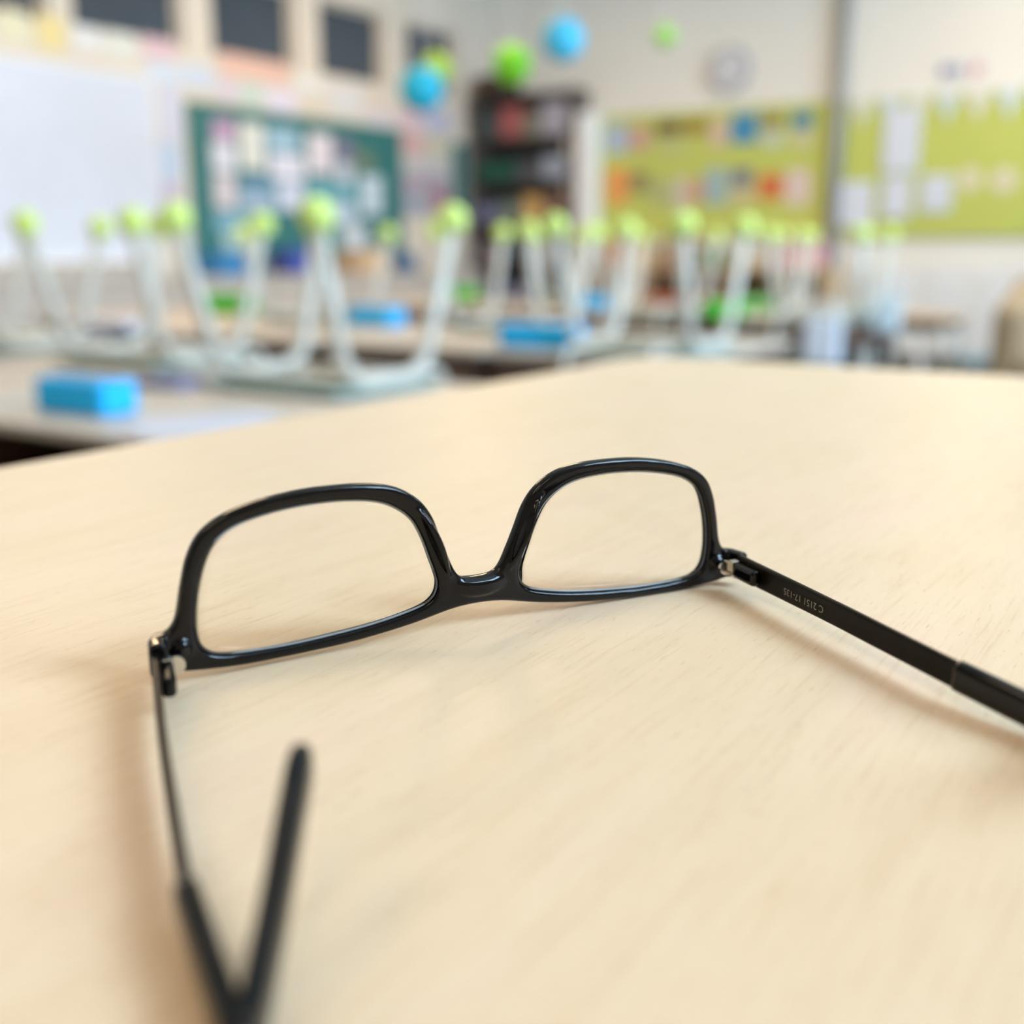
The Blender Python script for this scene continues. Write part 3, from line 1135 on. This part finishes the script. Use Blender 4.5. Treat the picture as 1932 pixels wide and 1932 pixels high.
for x0, yt, x1, yb, lab in ((1674, 208, 1738, 326, 'tall white sheet hanging in the middle of the lime board'),
                            (1590, 344, 1650, 428, 'white sheet overlapping the pipe side of the lime board'),
                            (1670, 334, 1722, 412, 'white sheet under the tall white one'),
                            (1742, 332, 1798, 400, 'white sheet left of the round beige discs')):
    back_sheet('white_sheet', x0, yt, x1, yb, cm(216, 222, 234), lab, 'paper', .035, .005, 'white sheets on the lime pinboard')
for px, py, rr, lab in ((1830, 338, 23, 'beige paper disc nearer the white sheets on the lime board'), (1895, 340, 25, 'beige paper disc nearer the edge of the photo on the lime board')):
    q = on_y(px, py, YB - .02)
    r_m = (on_y(px + rr, py, YB - .02) - q).length
    bm = bmesh.new()
    bmesh.ops.create_cone(bm, cap_ends=True, segments=28, radius1=r_m, radius2=r_m, depth=.005, matrix=Matrix.Rotation(math.pi / 2, 4, 'X'))
    tag(to_obj('paper_disc', bm, cm(222, 214, 186), None, (q.x, YB - .0225, q.z)), lab, 'paper', 'paper discs on the lime pinboard')
# bunting along the top of the right pinboard
r = tag(empty('bunting', (on_y(1604, 190, YB).x, YB, on_y(1604, 190, YB).z)), 'pale bunting of triangular flags along the top of the lime board', 'bunting')
bx0 = on_y(1604, 190, YB).x
bx1 = on_y(2060, 190, YB).x
nf = 8
fw = (bx1 - bx0) / nf
fl = bmesh.new()
a = [fl.verts.new(v) for v in ((.02, -.034, 0), (fw - .02, -.034, 0), (fw / 2, -.034, -.22))]
b = [fl.verts.new(v) for v in ((.02, -.031, 0), (fw - .02, -.031, 0), (fw / 2, -.031, -.22))]
fl.faces.new(a)
fl.faces.new(b[::-1])
for i in range(3):
    fl.faces.new((a[i], a[(i + 1) % 3], b[(i + 1) % 3], b[i]))
f0 = to_obj('flag', fl, cm(222, 222, 210), r)
for k in range(1, nf):
    c = f0.copy()
    COL.objects.link(c)
    c.parent = r
    c.location = (fw * k, 0, 0)
    if k % 2 == 1:
        c.data = f0.data.copy()
        c.data.materials[0] = cm(206, 220, 226)
bm = bmesh.new()
sweep(bm, [(0, -.033, .004), (bx1 - bx0, -.033, .004)], circ(.005, 6))
to_obj('cord', bm, M_WHITE, r)

# clock
q = on_y(1378, 132, YB)
rr = (on_y(1378 + 40, 132, YB) - q).length
ck = tag(empty('wall_clock', (q.x, YB, q.z)), 'round grey wall clock above the lime pinboard', 'clock')
RX = Matrix.Rotation(math.pi / 2, 4, 'X')
bm = bmesh.new()
bmesh.ops.create_cone(bm, cap_ends=True, segments=40, radius1=rr, radius2=rr * .96, depth=.05, matrix=Matrix.Translation((0, -.025, 0)) @ RX)
to_obj('clock_case', bm, cm(170, 172, 178, .4), ck)
bm = bmesh.new()
bmesh.ops.create_cone(bm, cap_ends=True, segments=40, radius1=rr * .74, radius2=rr * .74, depth=.006, matrix=Matrix.Translation((0, -.053, 0)) @ RX)
to_obj('clock_face', bm, cm(214, 214, 220), ck)
for ang, ln in ((50, .42), (-100, .6)):
    bm = bmesh.new()
    bbox(bm, (-.006, -.060, 0), (.006, -.057, rr * ln))
    bmesh.ops.rotate(bm, verts=bm.verts, matrix=Matrix.Rotation(math.radians(ang), 3, 'Y'))
    to_obj('clock_hand', bm, cm(90, 92, 98), ck)
# small sign with blue and red marks
a, b, z0, z1 = back_rect(1772, 116, 1860, 156)
sg = tag(empty('wall_sign', ((a + b) / 2, YB, z0)), 'small white sign with blue and red marks above the lime board', 'sign')
w_, h_ = b - a, z1 - z0
box_obj('sign_plate', (-w_ / 2, -.008, 0), (w_ / 2, 0, h_), cm(226, 226, 226), sg)
for k, c in ((.16, (110, 120, 170)), (.42, (150, 158, 176)), (.80, (216, 150, 150))):
    bm = bmesh.new()
    bmesh.ops.create_cone(bm, cap_ends=True, segments=20, radius1=h_ * .28, radius2=h_ * .28, depth=.003, matrix=Matrix.Translation((-w_ / 2 + k * w_, -.0095, h_ / 2)) @ RX)
    to_obj('sign_mark', bm, cm(*c), sg)

# corner shelves
a = on_y(893, 300, YB - .3).x
b = on_y(1082, 300, YB - .3).x
a = max(a, ROOM_L + .03)
ztop = on_y(985, 172, YB - .3).z
sh = tag(empty('bookshelf', ((a + b) / 2, YB - .18, 0)), 'tall dark open shelf crammed with boxes in the room corner', 'shelf')
hw = (b - a) / 2
M_SHELF = cm(92, 82, 76)
for s in (-1, 1):
    x0, x1 = sorted((s * hw, s * (hw - .022)))
    box_obj('side_panel', (x0, -.16, 0), (x1, .16, ztop), M_SHELF, sh)
box_obj('back_panel', (-hw + .022, .145, 0), (hw - .022, .16, ztop), cm(70, 66, 62), sh)
NS = 6
levels = [.08 + (ztop - .10) * k / NS for k in range(NS + 1)]
for z in levels:
    box_obj('shelf_board', (-hw + .022, -.16, z - .02), (hw - .022, .145, z), M_SHELF, sh)
items = {
    5: [(.20, .24, (64, 76, 78), 'dark slate box'), (.17, .27, (170, 92, 92), 'brick red box'), (.14, .2, (128, 128, 112), 'grey olive box'), (.20, .29, (168, 164, 178), 'lilac grey box')],
    4: [(.34, .16, (10, 84, 68), 'dark green crate'), (.20, .14, (84, 86, 94), 'charcoal box'), (.20, .20, (152, 160, 176), 'blue grey box')],
    3: [(.20, .17, (110, 116, 150), 'dusty blue box'), (.20, .2, (112, 124, 116), 'grey green box'), (.16, .24, (204, 164, 100), 'tan box'), (.2, .25, (128, 98, 82), 'brown box')],
    2: [(.22, .18, (120, 110, 116), 'mauve grey box'), (.20, .22, (64, 72, 86), 'dark navy box'), (.26, .2, (158, 152, 158), 'light grey box')],
    1: [(.26, .2, (100, 106, 130), 'slate blue box'), (.22, .18, (140, 140, 160), 'pale violet box'), (.2, .2, (86, 100, 84), 'moss green box')],
}
names = {5: 'top', 4: 'second', 3: 'third', 2: 'fourth', 1: 'fifth'}
for lv, its in items.items():
    tot = sum(i[0] for i in its)
    k = (2 * hw - .08) / tot
    x = -hw + .03
    for w, hh, c, nm in its:
        storage_box('storage_box', (a + b) / 2 + x + w * k / 2, YB - .20, levels[lv], w * k - .02, .26, min(hh, levels[1] - levels[0] - .05),
                    cm(*c), nm + ' on the ' + names[lv] + ' board of the corner shelf', 'box', group='boxes on the corner shelf')
        x += w * k
storage_box('storage_box', a + .22, YB - .2, ztop, .34, .26, .16, cm(74, 60, 46), 'dark brown box on top of the corner shelf', 'box', group='boxes on the corner shelf')

# white pillar beside the shelf
a2, b2, _z, zp = back_rect(1092, 220, 1132, 430)
struct(box_obj('trim_3', (a2, YB - .25, 0), (b2 + .02, YB, zp), cm(246, 246, 246)))

# low cupboard with open compartments below the lime board
a3, b3 = on_y(1140, 470, YB - .4).x, on_y(1562, 470, YB - .4).x
lc_ = tag(empty('low_cupboard', ((a3 + b3) / 2, YB - .22, 0)), 'low tan cupboard with open compartments under the pictures', 'cupboard')
hw = (b3 - a3) / 2
M_TAN = cm(206, 178, 138)
box_obj('cupboard_top', (-hw, -.20, .80), (hw, .20, .83), M_TAN, lc_)
box_obj('cupboard_base', (-hw, -.20, .04), (hw, .20, .08), M_TAN, lc_)
box_obj('cupboard_back', (-hw, .18, .08), (hw, .20, .80), M_TAN, lc_)
for k in range(6):
    x = -hw + 2 * hw * k / 5
    x = min(max(x, -hw + .012), hw - .012)
    box_obj('divider', (x - .012, -.20, .08), (x + .012, .18, .80), M_TAN, lc_)
cols = [((176, 110, 40), 'ochre'), ((186, 70, 40), 'rust red'), ((206, 140, 60), 'amber'), ((40, 110, 50), 'leaf green'), ((120, 60, 40), 'chestnut')]
for k, (c, nm) in enumerate(cols):
    x = -hw + 2 * hw * (k + .5) / 5
    storage_box('storage_box', (a3 + b3) / 2 + x, YB - .24, .08, .34, .28, .5, cm(*c), nm + ' bin inside the low tan cupboard', 'box', group='bins in the low cupboard')
for px, w, hh, c, nm in ((1170, .14, .24, (196, 120, 50), 'orange brown'), (1225, .22, .2, (206, 186, 150), 'beige'), (1290, .12, .26, (186, 106, 40), 'dark orange'),
                         (1345, .16, .16, (50, 120, 60), 'green'), (1430, .2, .18, (208, 196, 176), 'cream'), (1515, .34, .2, (222, 160, 168), 'pink')):
    q = on_y(px, 470, YB - .24)
    storage_box('storage_box', q.x, YB - .24, .83, w, .24, hh, cm(*c), nm + ' box standing on the low tan cupboard', 'box', group='boxes on the low cupboard')

# white radiator panel below the right pinboard
a4, b4 = on_y(1650, 500, YB - .1).x, ROOM_R - .3
rd_ = tag(empty('radiator', ((a4 + b4) / 2, YB - .075, 0)), 'long white radiator below the right pinboard', 'radiator')
hw = (b4 - a4) / 2
box_obj('panel', (-hw, -.05, .16), (hw, .03, .84), M_WHITE, rd_)
for k in range(12):
    x = -hw + 2 * hw * (k + .5) / 12
    box_obj('fin', (x - .04, -.062, .20), (x + .04, -.05, .80), M_WHITE, rd_)
for s in (-1, 1):
    box_obj('foot', (s * hw * .8 - .03, -.04, 0), (s * hw * .8 + .03, .02, .16), M_WHITE, rd_)
    box_obj('bracket', (s * hw * .8 - .02, .03, .5), (s * hw * .8 + .02, .06, .6), M_WHITE, rd_)

# small table and pale blue chair by the radiator
q = on_z(1690, 592, .56)
st = tag(empty('small_table', (q.x, q.y, 0)), 'small tan table near the radiator', 'table')
box_obj('table_top', (-.42, -.3, .535), (.42, .3, .56), cm(206, 180, 152), st)
for sx in (-1, 1):
    for sy in (-1, 1):
        bm = bmesh.new()
        sweep(bm, [(sx * .37, sy * .25, 0), (sx * .37, sy * .25, .535)], circ(.018, 8), up=Vector((0, 1, 0)))
        to_obj('leg', bm, M_TUBE, st, smooth=True)
box_obj('apron', (-.36, -.26, .46), (.36, -.24, .535), cm(120, 108, 100), st)
box_obj('apron', (-.36, .24, .46), (.36, .26, .535), cm(120, 108, 100), st)
q2 = on_y(1866, 640, q.y - .35)
bc = tag(empty('small_chair', (q2.x, q2.y, 0), math.radians(-60)), 'small pale blue chair with ball feet beside the tan table', 'chair')
M_PB = cm(140, 172, 192)
bm = bmesh.new()
bbox(bm, (-.19, -.18, .32), (.19, .18, .336), .005)
to_obj('seat', bm, M_PB, bc)
bm = bmesh.new()
bbox(bm, (-.19, .19, .44), (.19, .205, .66), .005)
for v in bm.verts:
    v.co.y += (v.co.z - .44) * .3
to_obj('backrest', bm, M_PB, bc)
for s in (-1, 1):
    bm = bmesh.new()
    sweep(bm, fillet([(s * .16, -.22, .035), (s * .16, -.13, .306), (s * .16, .13, .306), (s * .16, .24, .035)], .06), circ(.013, 8), up=Vector((1, 0, 0)))
    to_obj('side_frame', bm, M_TUBE, bc, smooth=True)
    bm = bmesh.new()
    sweep(bm, fillet([(s * .14, .05, .306), (s * .14, .19, .306), (s * .14, .235, .60)], .05), circ(.01, 8), up=Vector((1, 0, 0)))
    to_obj('back_post', bm, M_TUBE, bc, smooth=True)
    for yy in (-.22, .24):
        bm = bmesh.new()
        bmesh.ops.create_icosphere(bm, subdivisions=2, radius=.034, matrix=Matrix.Translation((s * .16, yy, .034)))
        to_obj('tennis_ball', bm, cm(150, 200, 110), bc, smooth=True)
# dark green bin
q = on_z(1604, 690, .30)
bm = bmesh.new()
bb = on_y(1603, 640, 6.9)
bn = tag(empty('waste_bin', (bb.x, 6.9, 0)), 'dark green waste bin at the end of the far row', 'bin')
bm = bmesh.new()
bmesh.ops.create_cone(bm, cap_ends=True, segments=24, radius1=.12, radius2=.15, depth=.52, matrix=Matrix.Translation((0, 0, .26)))
to_obj('bin_body', bm, cm(24, 60, 48), bn, smooth=False)
bm = bmesh.new()
sweep(bm, [(.15 * math.cos(k * math.pi / 12), .15 * math.sin(k * math.pi / 12), .52) for k in range(25)], circ(.008, 6))
to_obj('rim', bm, cm(30, 70, 56), bn)
# beige cabinet cut by the right edge of the photo
q = on_y(1893, 560, 6.2)
bcab = tag(empty('beige_armchair', (q.x + .44, 6.3, 0)), 'beige upholstered armchair cut off at the right edge of the photo', 'armchair')
M_BEI = cm(168, 140, 106, .8)
for nm, lo, hi in (('seat_cushion', (-.30, -.36, .24), (.30, .22, .46)), ('backrest', (-.42, .22, .12), (.42, .42, .84)), ('base', (-.40, -.36, .10), (.40, .22, .24))):
    bm = bmesh.new()
    bbox(bm, lo, hi, .03, 3)
    to_obj(nm, bm, M_BEI, bcab)
for s in (-1, 1):
    bm = bmesh.new()
    x0, x1 = sorted((s * .30, s * .44))
    bbox(bm, (x0, -.36, .24), (x1, .22, .70), .04, 3)
    for v in bm.verts:
        if v.co.z > .45:
            v.co.z += (v.co.y + .36) * .22
    to_obj('armrest', bm, M_BEI, bcab)
    for yy in (-.3, .34):
        box_obj('foot', (s * .36 - .03, yy - .03, 0), (s * .36 + .03, yy + .03, .12), cm(40, 44, 40), bcab)

# ------------------------------------------------------------------ hanging paper lanterns
for px, py, rr, fwd, c, lab in (
        (795, 168, 42, 6.6, (20, 176, 206), 'hanging cyan paper lantern in front of the last corridor window'),
        (822, 132, 30, 6.9, (166, 200, 40), 'small lime paper lantern behind the hanging cyan one'),
        (1062, 74, 40, 6.8, (70, 190, 226), 'light blue paper lantern hanging alone above the shelves'),
        (966, 122, 36, 7.6, (120, 206, 30), 'bright green paper lantern hanging over the corner shelf'),
        (1255, 68, 20, 7.8, (150, 214, 90), 'smallest pale green paper lantern above the lime board')):
    d = pdir(px, py)
    k = fwd / d.dot(CF)
    q = EYE + d * k
    rad = rr * k
    ln = tag(empty('paper_lantern', q), lab, 'lantern', 'paper lanterns hanging from the ceiling')
    bm = bmesh.new()
    bmesh.ops.create_uvsphere(bm, u_segments=24, v_segments=18, radius=rad)
    for v in bm.verts:
        ring = math.cos(9 * math.asin(max(-1, min(1, v.co.z / rad))) * 2)
        v.co.x *= 1 + .012 * ring
        v.co.y *= 1 + .012 * ring
    to_obj('paper_globe', bm, cm(*c), ln, smooth=True)
    bm = bmesh.new()
    sweep(bm, [(0, 0, rad), (0, 0, ROOM_H - q.z)], circ(.0025, 6), up=Vector((0, 1, 0)))
    to_obj('string', bm, M_WHITE, ln)
